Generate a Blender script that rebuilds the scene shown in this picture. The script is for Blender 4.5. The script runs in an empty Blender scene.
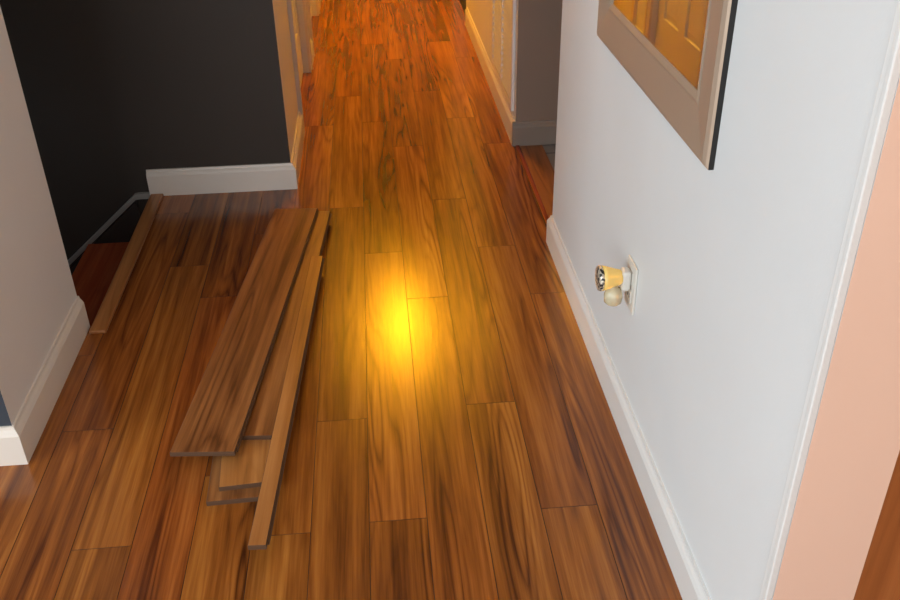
import bpy, bmesh, math, random
from mathutils import Matrix, Vector
random.seed(7)
scene = bpy.context.scene
scene.view_settings.view_transform = 'Standard'
scene.view_settings.look = 'None'

# ---------------------------------------------------------------- materials
def new_mat(name):
    m = bpy.data.materials.new(name); m.use_nodes = True
    nt = m.node_tree; b = nt.nodes['Principled BSDF']
    return m, nt, b

def paint(name, col, rough=0.55, bump=0.05, scale=220, metallic=0.0, var=0.04):
    m, nt, b = new_mat(name)
    N, L = nt.nodes, nt.links
    tc = N.new('ShaderNodeTexCoord')
    n = N.new('ShaderNodeTexNoise'); n.inputs['Scale'].default_value = 3.0; n.inputs['Detail'].default_value = 3
    L.new(tc.outputs['Object'], n.inputs['Vector'])
    mr = N.new('ShaderNodeMapRange'); mr.inputs[3].default_value = 1-var; mr.inputs[4].default_value = 1+var
    L.new(n.outputs['Fac'], mr.inputs[0])
    mx = N.new('ShaderNodeVectorMath'); mx.operation = 'SCALE'
    mx.inputs[0].default_value = col
    L.new(mr.outputs[0], mx.inputs['Scale'])
    L.new(mx.outputs[0], b.inputs['Base Color'])
    n2 = N.new('ShaderNodeTexNoise'); n2.inputs['Scale'].default_value = scale; n2.inputs['Detail'].default_value = 2
    L.new(tc.outputs['Object'], n2.inputs['Vector'])
    bp = N.new('ShaderNodeBump'); bp.inputs['Strength'].default_value = bump; bp.inputs['Distance'].default_value = 0.002
    L.new(n2.outputs['Fac'], bp.inputs['Height']); L.new(bp.outputs[0], b.inputs['Normal'])
    b.inputs['Roughness'].default_value = rough
    b.inputs['Metallic'].default_value = metallic
    return m

def wood(name, rough=0.215, gain=1.0, stops=None):
    m, nt, b = new_mat(name)
    N, L = nt.nodes, nt.links
    uv = N.new('ShaderNodeUVMap'); uv.uv_map = 'UVMap'
    at = N.new('ShaderNodeAttribute'); at.attribute_name = 'tone'
    sep = N.new('ShaderNodeSeparateColor'); L.new(at.outputs['Color'], sep.inputs[0])
    def noise(sx, sy, detail, dist=0.0, rg=0.5):
        mp = N.new('ShaderNodeMapping'); mp.inputs['Scale'].default_value = (sx, sy, 1)
        L.new(uv.outputs[0], mp.inputs[0])
        n = N.new('ShaderNodeTexNoise'); n.inputs['Scale'].default_value = 1
        n.inputs['Detail'].default_value = detail; n.inputs['Distortion'].default_value = dist
        n.inputs['Roughness'].default_value = rg
        L.new(mp.outputs[0], n.inputs['Vector']); return n.outputs['Fac']
    def mth(op, a, c=None, d=None):
        n = N.new('ShaderNodeMath'); n.operation = op
        for i, v in enumerate((a, c, d)):
            if v is None: continue
            if isinstance(v, (int, float)): n.inputs[i].default_value = v
            else: L.new(v, n.inputs[i])
        return n.outputs[0]
    # cathedral figure: contour lines of a long stretched noise field
    n1 = noise(10.0, 0.70, 2.0, 0.10, 0.35)
    ring = mth('SINE', mth('MULTIPLY', n1, 90.0))
    ring = mth('MULTIPLY_ADD', ring, 0.5, 0.5)
    ring = mth('POWER', ring, 0.45)
    mask = noise(10, 0.7, 2)
    mask = mth('MINIMUM', mth('MAXIMUM', mth('MULTIPLY_ADD', mask, 5.0, -2.25), 0.12), 1.0)
    streak = noise(58, 1.6, 4, 0.3, 0.6)
    broad = noise(17, 0.65, 3, 0.3, 0.55)
    fib = noise(300, 9, 2)
    f = mth('MULTIPLY', mth('MULTIPLY', mth('SUBTRACT', ring, 0.74), mask), 0.30)
    f = mth('ADD', f, mth('MULTIPLY', mth('SUBTRACT', streak, 0.5), 0.66))
    f = mth('ADD', f, mth('MULTIPLY', mth('SUBTRACT', broad, 0.5), 0.90))
    f = mth('ADD', f, mth('MULTIPLY', mth('SUBTRACT', fib, 0.5), 0.20))
    f = mth('ADD', f, mth('MULTIPLY_ADD', sep.outputs[0], 0.14, 0.43))
    cr = N.new('ShaderNodeValToRGB'); L.new(f, cr.inputs[0])
    stops = stops or [(0.0,(.026,.007,.003)),(0.25,(.105,.027,.006)),(0.5,(.268,.080,.014)),(0.75,(.45,.160,.030)),(1.0,(.60,.26,.062))]
    e = cr.color_ramp.elements
    e[0].position, e[0].color = stops[0][0], (*stops[0][1],1)
    e[1].position, e[1].color = stops[-1][0], (*stops[-1][1],1)
    for p, c in stops[1:-1]:
        q = e.new(p); q.color = (*c,1)
    hs = N.new('ShaderNodeHueSaturation'); L.new(cr.outputs[0], hs.inputs['Color'])
    L.new(mth('MULTIPLY_ADD', sep.outputs[1], 0.008, 0.496), hs.inputs['Hue'])
    L.new(mth('MULTIPLY_ADD', sep.outputs[2], 0.18, 0.89*gain), hs.inputs['Value'])
    L.new(hs.outputs[0], b.inputs['Base Color'])
    L.new(mth('MULTIPLY_ADD', streak, 0.08, rough-0.04), b.inputs['Roughness'])
    bp = N.new('ShaderNodeBump'); bp.inputs['Strength'].default_value = 0.05; bp.inputs['Distance'].default_value = 0.001
    L.new(f, bp.inputs['Height']); L.new(bp.outputs[0], b.inputs['Normal'])
    return m

M = {}
M['white'] = paint('white_wall_paint', (.78,.80,.80), 0.5, 0.08)
M['trimw'] = paint('white_trim_gloss', (.80,.80,.78), 0.3, 0.02)
M['cream'] = paint('cream_trim_gloss', (.76,.69,.61), 0.3, 0.02)
M['warmwall'] = paint('warm_white_wall_paint', (.78,.74,.70), 0.5, 0.08)
M['shadetrim'] = paint('shaded_grey_trim', (.30,.25,.21), 0.4, 0.02)  # passage baseboard: its shade is painted in as grey
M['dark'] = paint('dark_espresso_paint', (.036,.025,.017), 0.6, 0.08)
M['navy'] = paint('dark_blue_grey_paint', (.035,.045,.06), 0.6, 0.08)
M['taupe'] = paint('taupe_paint', (.30,.22,.17), 0.6, 0.08)
M['litjamb'] = paint('warm_lit_jamb_paint', (.88,.60,.46), 0.45, 0.05)  # white jamb with the side room's warm light put into its colour
M['ceil'] = paint('ceiling_paint', (.75,.74,.72), 0.8, 0.1)
M['wood'] = wood('acacia_laminate')
M['woodpale'] = wood('acacia_laminate_loose', 0.30, 1.0, [(0.0,(.03,.010,.004)),(0.25,(.130,.044,.013)),(0.5,(.29,.112,.034)),(0.75,(.45,.20,.065)),(1.0,(.60,.31,.12))])
M['coreshade'] = paint('shaded_fibreboard_core', (.09,.04,.016), 0.8, 0.2)  # core colour darkened to paint shadow gaps between the loose planks
M['tan'] = wood('tan_strip_wood', 0.33, 1.0, [(0.0,(.12,.042,.012)),(0.4,(.36,.135,.035)),(1.0,(.60,.29,.10))])
M['doorwood'] = wood('stained_door_wood', 0.3, 1.0, [(0.0,(.20,.055,.015)),(0.5,(.40,.13,.035)),(1.0,(.52,.20,.06))])
M['redwood'] = wood('red_stair_wood', 0.25, 1.3, [(0.0,(.06,.010,.004)),(0.5,(.27,.05,.016)),(1.0,(.45,.10,.03))])
M['gap'] = paint('dark_seam', (.045,.018,.006), 0.9, 0.0)
M['skirt'] = paint('stair_skirt_dark', (.03,.02,.015), 0.6, 0.02)
M['cap'] = paint('stair_skirt_cap', (.30,.28,.25), 0.5, 0.02)
M['frame'] = paint('brushed_taupe_frame', (.46,.35,.26), 0.38, 0.05, 300, 0.3, 0.08)
M['shadowedge'] = paint('frame_shadow_edge', (.01,.009,.008), 0.5, 0.0)  # black paints the shadowed outer side of the mirror frame
M['plate'] = paint('ivory_plastic', (.72,.70,.64), 0.35, 0.0)
M['slot'] = paint('slot_black', (.01,.01,.01), 0.6, 0.0)
M['brass'] = paint('dull_metal', (.45,.40,.33), 0.35, 0.02, 200, 1.0)
def tile_mat():
    m, nt, b = new_mat('grey_floor_tile'); N, L = nt.nodes, nt.links
    tc = N.new('ShaderNodeTexCoord')
    br = N.new('ShaderNodeTexBrick'); br.offset = 0
    br.inputs['Color1'].default_value = (.34,.33,.31,1); br.inputs['Color2'].default_value = (.40,.38,.36,1)
    br.inputs['Mortar'].default_value = (.15,.15,.15,1); br.inputs['Scale'].default_value = 1
    br.inputs['Brick Width'].default_value = .3; br.inputs['Row Height'].default_value = .3; br.inputs['Mortar Size'].default_value = .006
    L.new(tc.outputs['Object'], br.inputs['Vector']); L.new(br.outputs['Color'], b.inputs['Base Color'])
    b.inputs['Roughness'].default_value = .35; return m
M['tile'] = tile_mat()
def mirror_mat():
    m, nt, b = new_mat('mirror_glass'); b.inputs['Base Color'].default_value = (.92,.92,.90,1)
    b.inputs['Metallic'].default_value = 1; 
    N, L = nt.nodes, nt.links
    n = N.new('ShaderNodeTexNoise'); n.inputs['Scale'].default_value = 4
    mr = N.new('ShaderNodeMapRange'); mr.inputs[3].default_value = .005; mr.inputs[4].default_value = .02
    L.new(n.outputs['Fac'], mr.inputs[0]); L.new(mr.outputs[0], b.inputs['Roughness']); return m
M['mirror'] = mirror_mat()
def glass_mat(name, col, rough, em=None, es=0):
    m, nt, b = new_mat(name); b.inputs['Base Color'].default_value = (*col,1)
    b.inputs['Roughness'].default_value = rough; b.inputs['Transmission Weight'].default_value = .6
    N, L = nt.nodes, nt.links
    n = N.new('ShaderNodeTexNoise'); n.inputs['Scale'].default_value = 60
    bp = N.new('ShaderNodeBump'); bp.inputs['Strength'].default_value = .1; L.new(n.outputs['Fac'], bp.inputs['Height']); L.new(bp.outputs[0], b.inputs['Normal'])
    if em: b.inputs['Emission Color'].default_value = (*em,1); b.inputs['Emission Strength'].default_value = es
    return m
M['amber'] = glass_mat('amber_glass', (.90,.72,.30), .12, (1,.65,.12), .2)
M['clear'] = glass_mat('clear_plastic', (.92,.84,.60), .1)
def emis(name, col, s):
    m, nt, b = new_mat(name); b.inputs['Base Color'].default_value = (.8,.7,.5,1)
    b.inputs['Emission Color'].default_value = (*col,1); b.inputs['Emission Strength'].default_value = s; return m
M['globe'] = emis('warm_lamp_globe', (1,.40,.008), 185)
def mosaic():
    m, nt, b = new_mat('silver_mosaic'); N, L = nt.nodes, nt.links
    tc = N.new('ShaderNodeTexCoord'); v = N.new('ShaderNodeTexVoronoi'); v.inputs['Scale'].default_value = 170
    L.new(tc.outputs['Object'], v.inputs['Vector'])
    cr = N.new('ShaderNodeValToRGB'); cr.color_ramp.elements[0].position=.35; cr.color_ramp.elements[0].color=(.03,.03,.03,1); cr.color_ramp.elements[1].position=.6; cr.color_ramp.elements[1].color=(.75,.68,.55,1)
    sp = N.new('ShaderNodeSeparateColor'); L.new(v.outputs['Color'], sp.inputs[0])
    L.new(sp.outputs[0], cr.inputs[0]); L.new(cr.outputs[0], b.inputs['Base Color'])
    b.inputs['Metallic'].default_value=.5; b.inputs['Roughness'].default_value=.3; return m
M['mosaic'] = mosaic()

# ---------------------------------------------------------------- mesh builder
class MB:
    def __init__(s): s.v=[]; s.f=[]; s.m=[]; s.uv=[]; s.t=[]; s.mats=[]
    def mi(s, k):
        if k not in s.mats: s.mats.append(k)
        return s.mats.index(k)
    def face(s, pts, mat, uvs=None, tone=(.5,.5,.5)):
        i0=len(s.v); s.v += [tuple(p) for p in pts]; s.f.append(tuple(range(i0,i0+len(pts))))
        s.m.append(s.mi(mat)); s.uv.append(uvs or [(p[0],p[1]) for p in pts]); s.t.append(tone)
    def box(s, x0,x1,y0,y1,z0,z1, mat, faces=None, tone=(.5,.5,.5)):
        faces = faces or {}
        g=lambda k: faces.get(k, mat)
        P=lambda x,y,z:(x,y,z)
        def uvxy(ps,a,b): return [(p[a],p[b]) for p in ps]
        for key,ps,a,b in [
            ('-x',[P(x0,y1,z0),P(x0,y0,z0),P(x0,y0,z1),P(x0,y1,z1)],2,1),
            ('+x',[P(x1,y0,z0),P(x1,y1,z0),P(x1,y1,z1),P(x1,y0,z1)],2,1),
            ('-y',[P(x0,y0,z0),P(x1,y0,z0),P(x1,y0,z1),P(x0,y0,z1)],0,2),
            ('+y',[P(x1,y1,z0),P(x0,y1,z0),P(x0,y1,z1),P(x1,y1,z1)],0,2),
            ('-z',[P(x0,y1,z0),P(x1,y1,z0),P(x1,y0,z0),P(x0,y0,z0)],0,1),
            ('+z',[P(x0,y0,z1),P(x1,y0,z1),P(x1,y1,z1),P(x0,y1,z1)],0,1)]:
            s.face(ps, g(key), uvxy(ps,a,b), tone)
    def prism(s, prof, path_a, path_b, mat):
        n=len(prof)
        A=[path_a(p) for p in prof]; B=[path_b(p) for p in prof]
        for i in range(n):
            j=(i+1)%n; s.face([A[i],A[j],B[j],B[i]], mat)
        s.face(A[::-1], mat); s.face(B, mat)
    def build(s, name, weld=True, smooth=False, parent=None, bevel=0):
        me=bpy.data.meshes.new(name); me.from_pydata(s.v,[],s.f)
        for k in s.mats: me.materials.append(M[k])
        me.uv_layers.new(name='UVMap'); me.color_attributes.new('tone','FLOAT_COLOR','CORNER')
        uvf=[]; tf=[]
        for fi in range(len(s.f)):
            for c in s.uv[fi]: uvf += [c[0],c[1]]; tf += [*s.t[fi],1.0]
        me.uv_layers['UVMap'].data.foreach_set('uv',uvf)
        me.color_attributes['tone'].data.foreach_set('color',tf)
        me.polygons.foreach_set('material_index',s.m)
        bm=bmesh.new(); bm.from_mesh(me)
        if weld: bmesh.ops.remove_doubles(bm,verts=bm.verts,dist=1e-5)
        bmesh.ops.recalc_face_normals(bm,faces=bm.faces)
        bm.to_mesh(me); bm.free()
        if smooth:
            for p in me.polygons: p.use_smooth=True
        o=bpy.data.objects.new(name,me); scene.collection.objects.link(o)
        if parent: o.parent=parent
        if bevel:
            b=o.modifiers.new('bevel','BEVEL'); b.width=bevel; b.segments=2; b.limit_method='ANGLE'
        return o

def empty(name, loc=(0,0,0)):
    e=bpy.data.objects.new(name,None); scene.collection.objects.link(e); e.location=loc; e.empty_display_size=.1; return e
def attach(o, root):
    o.parent=root; o.matrix_parent_inverse=Matrix.Translation(-root.location)

H=2.4
XR=.575     # face of right-hand wall
# ---------------------------------------------------------------- floor
W=.130; X0=.059; LEN=1.27
offs={-1:1.518, 0:2.475, 1:1.92, 2:1.52, 3:2.46, -2:1.89}
regions=[(-4,3,-3,1.81),(-.95,.595,1.81,2.42),(-.87,.595,2.42,3.37),(-.35,.595,3.37,3.49),(-.72,.595,3.49,9.4)]
fl=MB()
k0=int(math.floor((-4-X0)/W)); k1=int(math.ceil((3-X0)/W))
for k in range(k0,k1+1):
    xa=X0+k*W; xb=xa+W
    base=offs.get(k, random.uniform(0,LEN))
    n0=int(math.floor((-3-base)/LEN))-1
    y=base+n0*LEN
    while y<9.4:
        t=(random.random(),random.random(),random.random()); ou=random.uniform(0,50); ov=random.uniform(0,50)
        for (rx0,rx1,ry0,ry1) in regions:
            a,b_=max(xa,rx0),min(xb,rx1); c,d=max(y,ry0),min(y+LEN,ry1)
            if b_-a<.004 or d-c<.004: continue
            g=.00025; ch=.0005
            gy0=g if c==y else 0; gy1=g if d==y+LEN else 0
            gx0=g if a==xa else 0; gx1=g if b_==xb else 0
            o=[(a+gx0,c+gy0),(b_-gx1,c+gy0),(b_-gx1,d-gy1),(a+gx0,d-gy1)]
            cx0=ch if gx0 else 0; cx1=ch if gx1 else 0; cy0=ch if gy0 else 0; cy1=ch if gy1 else 0
            i_=[(o[0][0]+cx0,o[0][1]+cy0),(o[1][0]-cx1,o[1][1]+cy0),(o[2][0]-cx1,o[2][1]-cy1),(o[3][0]+cx0,o[3][1]-cy1)]
            fl.face([(p[0],p[1],0) for p in i_],'wood',[(p[0]+ou,p[1]+ov) for p in i_],t)
            for q in range(4):
                r=(q+1)%4
                if (i_[q],i_[r])==(o[q],o[r]): continue
                fl.face([(o[q][0],o[q][1],-.0015),(o[r][0],o[r][1],-.0015),(i_[r][0],i_[r][1],0),(i_[q][0],i_[q][1],0)],'gap')
        y+=LEN
for r in regions: fl.box(r[0],r[1],r[2],r[3],-.20,-.0016,'gap')
fl.build('floor',weld=False)

t=MB(); t.box(.70,2.6,2.79,3.70,-.2,-.004,'tile'); t.build('floor_tile')
t=MB(); t.box(.595,.70,2.79,3.70,-.2,0,'tan',tone=(.55,.5,.5)); t.build('threshold_board')
t=MB(); t.box(.583,.600,2.80,3.68,0,.006,'redwood',tone=(.5,.7,.3)); t.build('trim_transition_strip',bevel=.002)

# ---------------------------------------------------------------- walls
w=MB(); w.box(XR,.71,.945,2.79,0,H,'white',{'-y':'litjamb'})
w.box(XR,.71,-3,.945,2.1,H,'white')
w.build('wall_right')
w=MB(); w.box(.71,2.6,3.70,3.82,-.1,H,'taupe'); w.build('wall_passage_far')
w=MB(); w.box(.585,.71,3.70,5.75,-.1,H,'white',{'-y':'taupe'}); w.build('wall_hall_right')
w=MB(); w.box(.585,.71,6.6,9.4,-.1,H,'white'); w.box(.585,.71,5.75,6.6,2.05,H,'white'); w.build('wall_hall_right_far')
w=MB(); w.box(.71,2.0,5.63,5.75,-.1,H,'dark'); w.box(.71,2.0,6.6,6.72,-.1,H,'dark'); w.box(2.0,2.12,5.63,6.72,-.1,H,'dark'); w.box(.60,2.0,5.75,6.6,-.1,0,'dark'); w.build('wall_added_dark_room')  # dark box added behind the opening to shut out sky light
w=MB(); w.box(.71,2.6,2.67,2.79,-.2,H,'taupe'); w.build('wall_passage_near')
w=MB(); w.box(2.6,2.72,2.67,3.82,-.2,H,'taupe'); w.build('wall_passage_end')
w=MB(); w.box(-4,-.915,1.815,2.42,0,H,'navy',{'+x':'warmwall','+y':'warmwall'}); w.build('wall_left')
w=MB(); w.box(-4,-.96,2.30,2.42,-2.4,-.201,'white'); w.build('wall_stair_lower')
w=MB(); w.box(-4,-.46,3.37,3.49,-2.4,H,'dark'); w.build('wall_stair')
w=MB(); w.box(-.46,-.345,3.37,4.02,0,H,'warmwall',{'-y':'dark'})
w.box(-.46,-.345,4.84,5.20,0,H,'white'); w.box(-.46,-.345,6.02,9.4,0,H,'white')
w.box(-.46,-.345,4.02,4.84,2.05,H,'white'); w.box(-.46,-.345,5.20,6.02,2.05,H,'white')
w.build('wall_hall_left')
w=MB(); w.box(-.72,.71,9.4,9.52,-.1,H,'white'); w.build('wall_hall_end')
w=MB(); w.box(-.80,-.72,3.49,9.4,-.1,H,'dark'); w.build('wall_closet_back')
w=MB(); w.box(-4.12,-4,-3,-1.6,0,H,'white'); w.box(-4.12,-4,1.0,1.815,0,H,'white'); w.box(-4.12,-4,-1.6,1.0,0,.7,'white'); w.box(-4.12,-4,-1.6,1.0,2.2,H,'white'); w.build('wall_far_left')
w=MB(); w.box(-4.12,-2.6,-3.12,-3,0,H,'white'); w.box(-.4,3.12,-3.12,-3,0,H,'white'); w.box(-2.6,-.4,-3.12,-3,0,.8,'white'); w.box(-2.6,-.4,-3.12,-3,2.2,H,'white'); w.build('wall_back')
w=MB(); w.box(3,3.12,-3,1.81,0,H,'white'); w.build('wall_side_room')
w=MB(); w.box(.71,3,1.69,1.81,0,H,'white'); w.build('wall_side_room_far')
w=MB(); w.box(-4.12,3.12,-3.12,9.52,H,H+.1,'ceil'); w.build('ceiling')

def window(name, cx, cy, wdt, z0, z1, axis):
    b=MB(); t=.05
    def bb(u0,u1,za,zb,d0=-.03,d1=.03):
        if axis=='x': b.box(cx+d0,cx+d1,cy+u0,cy+u1,za,zb,'trimw')
        else: b.box(cx+u0,cx+u1,cy+d0,cy+d1,za,zb,'trimw')
    h=wdt/2
    bb(-h,h,z0,z0+t); bb(-h,h,z1-t,z1); bb(-h,-h+t,z0+t,z1-t); bb(h-t,h,z0+t,z1-t); bb(-.02,.02,z0+t,z1-t); bb(-h+t,h-t,(z0+z1)/2-.02,(z0+z1)/2+.02)
    return b.build(name)
window('window_1',-4.06,-.3,2.6,.7,2.2,'x')
window('window_2',-1.5,-3.06,2.2,.8,2.2,'y')

# ---------------------------------------------------------------- baseboards
def base_prof(th=.015,h=.115):
    return [(0,0),(th,0),(th,h*.78),(th*.75,h*.86),(th*.45,h*.92),(th*.35,h),(0,h)]
def baseboard(name, segs, th=.015, h=.105, mat='trimw'):
    b=MB()
    for (p0,p1,n,m0,m1) in segs:
        p0=Vector((*p0,0)); p1=Vector((*p1,0)); n=Vector((*n,0)); d=(p1-p0).normalized()
        pr=base_prof(th,h)
        b.prism(pr, lambda q: p0+n*q[0]+Vector((0,0,q[1]))-d*q[0]*m0, lambda q: p1+n*q[0]+Vector((0,0,q[1]))+d*q[0]*m1, mat)
    return b.build(name)
baseboard('baseboard_right',[((XR,.975),(XR,2.79),(-1,0),0,1),((XR,2.79),(.71,2.79),(0,1),1,0)])
baseboard('baseboard_left',[((-.915,1.815),(-.915,2.42),(1,0),1,0),((-4,1.815),(-.915,1.815),(0,-1),0,1)],.015,.11,'cream')
baseboard('baseboard_stair',[((-.895,3.37),(-.345,3.37),(0,-1),0,1),((-.345,3.37),(-.345,3.95),(1,0),1,0)],.018,.105,'cream')
baseboard('baseboard_hall_left',[((-.345,4.91),(-.345,5.13),(1,0),0,0),((-.345,6.09),(-.345,9.4),(1,0),0,0)])
baseboard('baseboard_hall_right',[((.585,3.70),(.585,5.68),(-1,0),0,0),((.585,6.67),(.585,9.4),(-1,0),0,0)])
baseboard('baseboard_passage',[((.570,3.70),(2.6,3.70),(0,-1),0,0)],mat='shadetrim')
b=MB(); b.box(XR-.008,XR,.945,.972,0,2.1,'trimw'); b.box(XR-.012,XR-.008,.945,.955,0,2.1,'trimw'); b.build('trim_1',bevel=.002)

# ---------------------------------------------------------------- hall doors (six-panel)
def six_panel(name, xf, y0, y1, h=2.04):
    root=empty(name,(xf,(y0+y1)/2,0))
    b=MB()
    xs=xf-.03
    st=.11; mid=(y0+y1)/2
    b.box(xs-.035,xs-.012,y0+.003,y1-.003,.008,h,'trimw')
    for z0,z1 in [(.008,.24),(.80,.98),(1.55,1.67),(h-.12,h)]: b.box(xs-.012,xs,y0+.003,y1-.003,z0,z1,'trimw')
    for za,zb in [(.24,.80),(.98,1.55),(1.67,h-.12)]:
        for ya,yb in [(y0+.003,y0+st),(mid-.05,mid+.05),(y1-st,y1-.003)]: b.box(xs-.012,xs,ya,yb,za,zb,'trimw')
        for ya,yb in [(y0+st,mid-.05),(mid+.05,y1-st)]:
            o=.012; i=.04; xb=xs-.012; xt=xs-.002
            A=[(xb,ya+o,za+o),(xb,yb-o,za+o),(xb,yb-o,zb-o),(xb,ya+o,zb-o)]
            B=[(xt,ya+i,za+i),(xt,yb-i,za+i),(xt,yb-i,zb-i),(xt,ya+i,zb-i)]
            for q in range(4):
                r=(q+1)%4; b.face([A[q],A[r],B[r],B[q]],'trimw')
            b.face(B,'trimw')
    attach(b.build('slab'),root)
    c=MB(); cw=.07
    for ya,yb in [(y0-cw,y0),(y1,y1+cw)]:
        c.box(xf,xf+.012,ya,yb,0,h+cw,'cream')
        c.box(xf+.012,xf+.018,(ya if ya<y0 else yb-.02),(ya+.02 if ya<y0 else yb),0,h+cw,'cream')
    c.box(xf,xf+.014,y0,y1,h,h+cw,'cream')
    attach(c.build('casing'),root)
    k=MB(); ky=y1-.07; nn=16
    prof=[(0,.0),(.0,.028),(.006,.028),(.01,.012),(.035,.012),(.045,.026),(.06,.028),(.07,.018),(.072,0)]
    for j in range(len(prof)-1):
        for a in range(nn):
            t0=2*math.pi*a/nn; t1=2*math.pi*(a+1)/nn
            q=lambda p,t:(xs+p[0],ky+p[1]*math.cos(t),.95+p[1]*math.sin(t))
            k.face([q(prof[j],t0),q(prof[j],t1),q(prof[j+1],t1),q(prof[j+1],t0)],'brass')
    attach(k.build('knob',smooth=True),root)
    return root
six_panel('door_1',-.345,4.02,4.84)
six_panel('door_2',-.345,5.20,6.02)

# wooden door standing open in the side room, just behind the jamb
root=empty('door_3',(1.1,.99,0))
b=MB()
dx0,dx1,dy0,dy1=.716,1.50,.965,1.0
b.box(dx0,dx1,dy0+.008,dy1,.01,2.04,'doorwood')
for xa_,xb_ in [(dx0,dx0+.11),(1.06,1.16),(dx1-.11,dx1)]: b.box(xa_,xb_,dy0,dy0+.008,.01,2.04,'doorwood')
for za_,zb_ in [(.01,.22),(.95,1.08),(1.92,2.04)]:
    b.box(dx0+.11,1.06,dy0,dy0+.008,za_,zb_,'doorwood'); b.box(1.16,dx1-.11,dy0,dy0+.008,za_,zb_,'doorwood')
attach(b.build('leaf'),root)
b=MB()
for j in range(12):
    t0=2*math.pi*j/12; t1=2*math.pi*(j+1)/12
    pr=[(0,0),(.026,0),(.026,.006),(.011,.010),(.011,.035),(.026,.045),(.024,.062),(0,.068)]
    for i in range(len(pr)-1):
        q=lambda p,t:(dx1-.06+p[0]*math.cos(t),dy0-p[1],1.0+p[0]*math.sin(t))
        b.face([q(pr[i],t0),q(pr[i],t1),q(pr[i+1],t1),q(pr[i+1],t0)],'brass')
attach(b.build('knob',smooth=True),root)

# ---------------------------------------------------------------- return air grille
root=empty('return_air_grille',(.585,4.1,.5))
g=MB(); ya,yb,za,zb=3.76,4.42,.13,1.25; xf=.585
g.box(xf-.012,xf,ya,yb,za,za+.03,'trimw'); g.box(xf-.012,xf,ya,yb,zb-.03,zb,'trimw')
g.box(xf-.012,xf,ya,ya+.03,za+.03,zb-.03,'trimw'); g.box(xf-.012,xf,yb-.03,yb,za+.03,zb-.03,'trimw')
g.box(xf-.012,xf,(ya+yb)/2-.008,(ya+yb)/2+.008,za+.03,zb-.03,'trimw')
z=za+.04
while z<zb-.055:
    g.face([(xf-.011,ya+.03,z),(xf-.011,yb-.03,z),(xf-.001,yb-.03,z+.016),(xf-.001,ya+.03,z+.016)],'trimw')
    g.face([(xf-.011,ya+.03,z),(xf-.011,yb-.03,z),(xf-.011,yb-.03,z+.004),(xf-.011,ya+.03,z+.004)],'trimw')
    z+=.026
g.box(xf-.0008,xf,ya+.03,yb-.03,za+.03,zb-.03,'taupe')
attach(g.build('louver_panel'),root)

# ---------------------------------------------------------------- stairs
s=MB()
for i in range(8):
    zt=-.19*(i+1); x1=-.885-.26*i; x0=x1-.285
    tn=(random.random(),.4,.5)
    s.box(x0,x1,2.43,3.348,zt-.03,zt,'redwood',tone=tn)
    if i: s.box(x1-.012,x1,2.43,3.348,zt,zt+.16,'redwood',tone=(.1,.4,.2))
s.build('staircase')
s=MB(); s.box(-.892,-.842,2.375,3.35,0,.012,'tan',tone=(.35,.3,.4)); s.build('trim_stair_nosing',bevel=.004)
s=MB()
sl=.87
def zx(x): return .01+(x+.953)*sl
xa,xb=-.953,-2.8
s.prism([(xa,zx(xa)-.03),(xb,zx(xb)-.03),(xb,zx(xb)-.35),(xa,zx(xa)-.35)],lambda q:Vector((q[0],3.355,q[1])),lambda q:Vector((q[0],3.37,q[1])),'skirt')
s.prism([(-.897,.012),(-.940,.012),(xa,zx(xa)),(xb,zx(xb)),(xb,zx(xb)-.022),(xa,zx(xa)-.022),(-.935,-.010),(-.897,-.010)],lambda q:Vector((q[0],3.352,q[1])),lambda q:Vector((q[0],3.37,q[1])),'cap')
s.build('trim_stair_skirt')

# ---------------------------------------------------------------- loose planks
root=empty('stack_of_loose_planks',(-.38,2.3,0))
def plank(name, near, ang, length, width, z, th=.012, mat='woodpale', tone=None, roll=0):
    b=MB(); tone=tone or (random.random(),)*3
    ou,ov=random.uniform(0,40),random.uniform(0,40); h=width/2; e=.0012
    top=[(-h+e,e),(h-e,e),(h-e,length-e),(-h+e,length-e)]
    b.face([(x,y,th) for x,y in top],mat,[(x+ou,y+ov) for x,y in top],tone)
    mid=[(-h,0),(h,0),(h,length),(-h,length)]
    for q in range(4):
        r=(q+1)%4
        b.face([(*mid[q],th-e),(*mid[r],th-e),(*top[r],th),(*top[q],th)],'coreshade')
        b.face([(*mid[q],0),(*mid[r],0),(*mid[r],th-e),(*mid[q],th-e)],'coreshade')
    b.face([(x,y,0) for x,y in mid[::-1]],'coreshade')
    b.box(h,h+.005,.01,length-.01,.003,.006,'coreshade')
    o=b.build(name,weld=False)
    o.matrix_world=Matrix.Translation((near[0],near[1],z))@Matrix.Rotation(-math.radians(ang),4,'Z')@Matrix.Rotation(math.radians(roll),4,'Y')
    attach(o,root)
    return o
plank('plank_e',(-.378,1.61),-2,.60,.13,.0,tone=(.2,.5,.2))
plank('plank_d',(-.352,1.645),-4,.52,.13,.0122,mat='tan',tone=(.5,.9,.7))
plank('plank_b',(-.365,1.806),5.0,1.27,.13,.0244,tone=(.25,.4,.3))
plank('plank_c',(-.307,1.425),3.7,1.28,.039,.0366,mat='tan',tone=(.4,.6,.4))
plank('plank_a',(-.465,1.74),6.5,1.34,.157,.038,tone=(.35,.5,.5),roll=-1.2)

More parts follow.
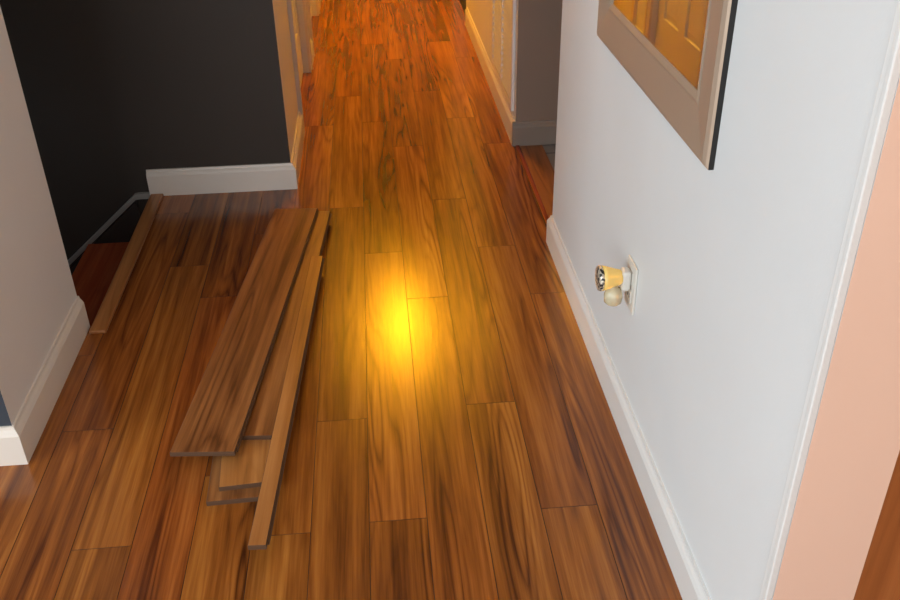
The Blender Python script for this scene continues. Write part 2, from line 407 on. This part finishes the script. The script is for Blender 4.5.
# ---------------------------------------------------------------- wall mirror
root=empty('wall_mirror',(XR,1.86,1.3))
y0,y1,z0,z1=1.434,2.28,.855,1.75; xw=XR
IN=.106
prof=[(0,.0),(0,0.010),(.004,.014),(.014,.018),(.086,.011),(.093,.013),(IN,.008),(IN,.0)]
f=MB()
def ring(ins): return [(y0+ins,z0+ins),(y1-ins,z0+ins),(y1-ins,z1-ins),(y0+ins,z1-ins)]
for a in range(len(prof)-1):
    A=ring(prof[a][0]); B=ring(prof[a+1][0]); ha=xw-prof[a][1]; hb=xw-prof[a+1][1]
    for q in range(4):
        r=(q+1)%4
        f.face([(ha,*A[q]),(ha,*A[r]),(hb,*B[r]),(hb,*B[q])],'shadowedge' if a<1 else 'frame')
A=ring(0);B=ring(IN)
for q in range(4):
    r=(q+1)%4; f.face([(xw,*A[q]),(xw,*A[r]),(xw,*B[r]),(xw,*B[q])],'shadowedge')
attach(f.build('frame'),root)
f=MB(); R=ring(IN+.0005); f.box(xw-.007,xw-.002,R[0][0],R[1][0],R[0][1],R[2][1],'mirror')
attach(f.build('mirror_glass'),root)

# ---------------------------------------------------------------- outlet + plug-in
oy,oz=1.825,.395
root=empty('wall_outlet',(XR,oy,oz))
f=MB(); f.box(XR-.006,XR,oy-.038,oy+.038,oz-.062,oz+.062,'plate')
attach(f.build('plate',bevel=.003),root)
f=MB()
for dz in (-.024,.024):
    f.box(XR-.0075,XR-.006,oy-.016,oy+.016,oz+dz-.015,oz+dz+.015,'plate')
    f.box(XR-.008,XR-.0075,oy-.008,oy-.006,oz+dz-.006,oz+dz+.006,'slot'); f.box(XR-.008,XR-.0075,oy+.006,oy+.008,oz+dz-.006,oz+dz+.006,'slot')
attach(f.build('receptacles'),root)

root=empty('plug_in_air_freshener',(XR-.035,oy,oz+.02))
def lathe(name, prof, cx, cy, cz, mat, axis='z', n=24):
    b=MB()
    for j in range(len(prof)-1):
        for a in range(n):
            t0=2*math.pi*a/n; t1=2*math.pi*(a+1)/n
            def q(p,t):
                r,h=p
                if axis=='z': return (cx+r*math.cos(t),cy+r*math.sin(t),cz+h)
                return (cx-h,cy+r*math.cos(t),cz+r*math.sin(t))
            b.face([q(prof[j],t0),q(prof[j],t1),q(prof[j+1],t1),q(prof[j+1],t0)],mat)
    o=b.build(name,smooth=True); attach(o,root); return o
pz=oz+.022
f=MB(); f.box(XR-.030,XR-.008,oy-.017,oy+.017,pz-.030,pz+.022,'plate')
attach(f.build('plug_body',bevel=.007),root)
lathe('amber_shade',[(0,0),(.016,0),(.019,.006),(.022,.018),(.028,.036),(.030,.046),(0,.046)],XR-.028,oy,pz+.002,'amber','x')
lathe('mosaic_disc',[(0,-.002),(.027,-.002),(.031,.003),(.029,.009),(.015,.012),(0,.013)],XR-.075,oy,pz+.002,'mosaic','x')
lathe('oil_bottle',[(0,-.050),(.016,-.050),(.021,-.045),(.022,-.026),(.017,-.010),(.009,-.006),(.009,.010),(0,.010)],XR-.044,oy,pz-.018,'clear')

# ---------------------------------------------------------------- ceiling lamp
root=empty('ceiling_lamp',(.10,5.84,2.4))
lathe('canopy',[(0,0),(.09,0),(.085,-.02),(.05,-.035),(0,-.035)],.10,5.84,2.4,'brass')
lathe('globe',[(0,-.25),(.045,-.243),(.085,-.222),(.115,-.18),(.122,-.14),(.112,-.095),(.08,-.055),(.05,-.036),(0,-.036)],.10,5.84,2.4,'globe')

# ---------------------------------------------------------------- lights
def area(name, loc, rot, sx, sy, e, col):
    l=bpy.data.lights.new(name,'AREA'); l.shape='RECTANGLE'; l.size=sx; l.size_y=sy; l.energy=e; l.color=col
    o=bpy.data.objects.new(name,l); scene.collection.objects.link(o); o.location=loc; o.rotation_euler=rot; return o
area('window_daylight',(-3.95,-.3,1.45),(0,math.radians(-90),0),1.4,2.4,115,(.83,.95,1))
area('window_daylight',(-1.5,-2.95,1.5),(math.radians(90),0,0),2.0,1.3,78,(.94,.96,1))
l=bpy.data.lights.new('side_room_lamp','POINT'); l.energy=18; l.color=(1,.72,.48); l.shadow_soft_size=.1
o=bpy.data.objects.new('side_room_lamp',l); scene.collection.objects.link(o); o.location=(1.6,-.3,2.1)
wd=bpy.data.worlds.new('world'); scene.world=wd; wd.use_nodes=True
wd.node_tree.nodes['Background'].inputs[0].default_value=(.75,.88,1,1); wd.node_tree.nodes['Background'].inputs[1].default_value=.8

# ---------------------------------------------------------------- camera
cam=bpy.data.cameras.new('camera'); co=bpy.data.objects.new('camera',cam); scene.collection.objects.link(co)
cam.sensor_width=36; cam.lens=36.84; cam.clip_start=.02
Y=Vector((-.0878,.5175,-.8511)).normalized(); Z=Vector((-.01526,.8538,.5204)); Z=(Z-Y*Z.dot(Y)).normalized(); X=Y.cross(Z)
mat=Matrix((X,Y,Z)).to_4x4(); mat.translation=(0,0,1.5)
co.matrix_world=mat
scene.camera=co
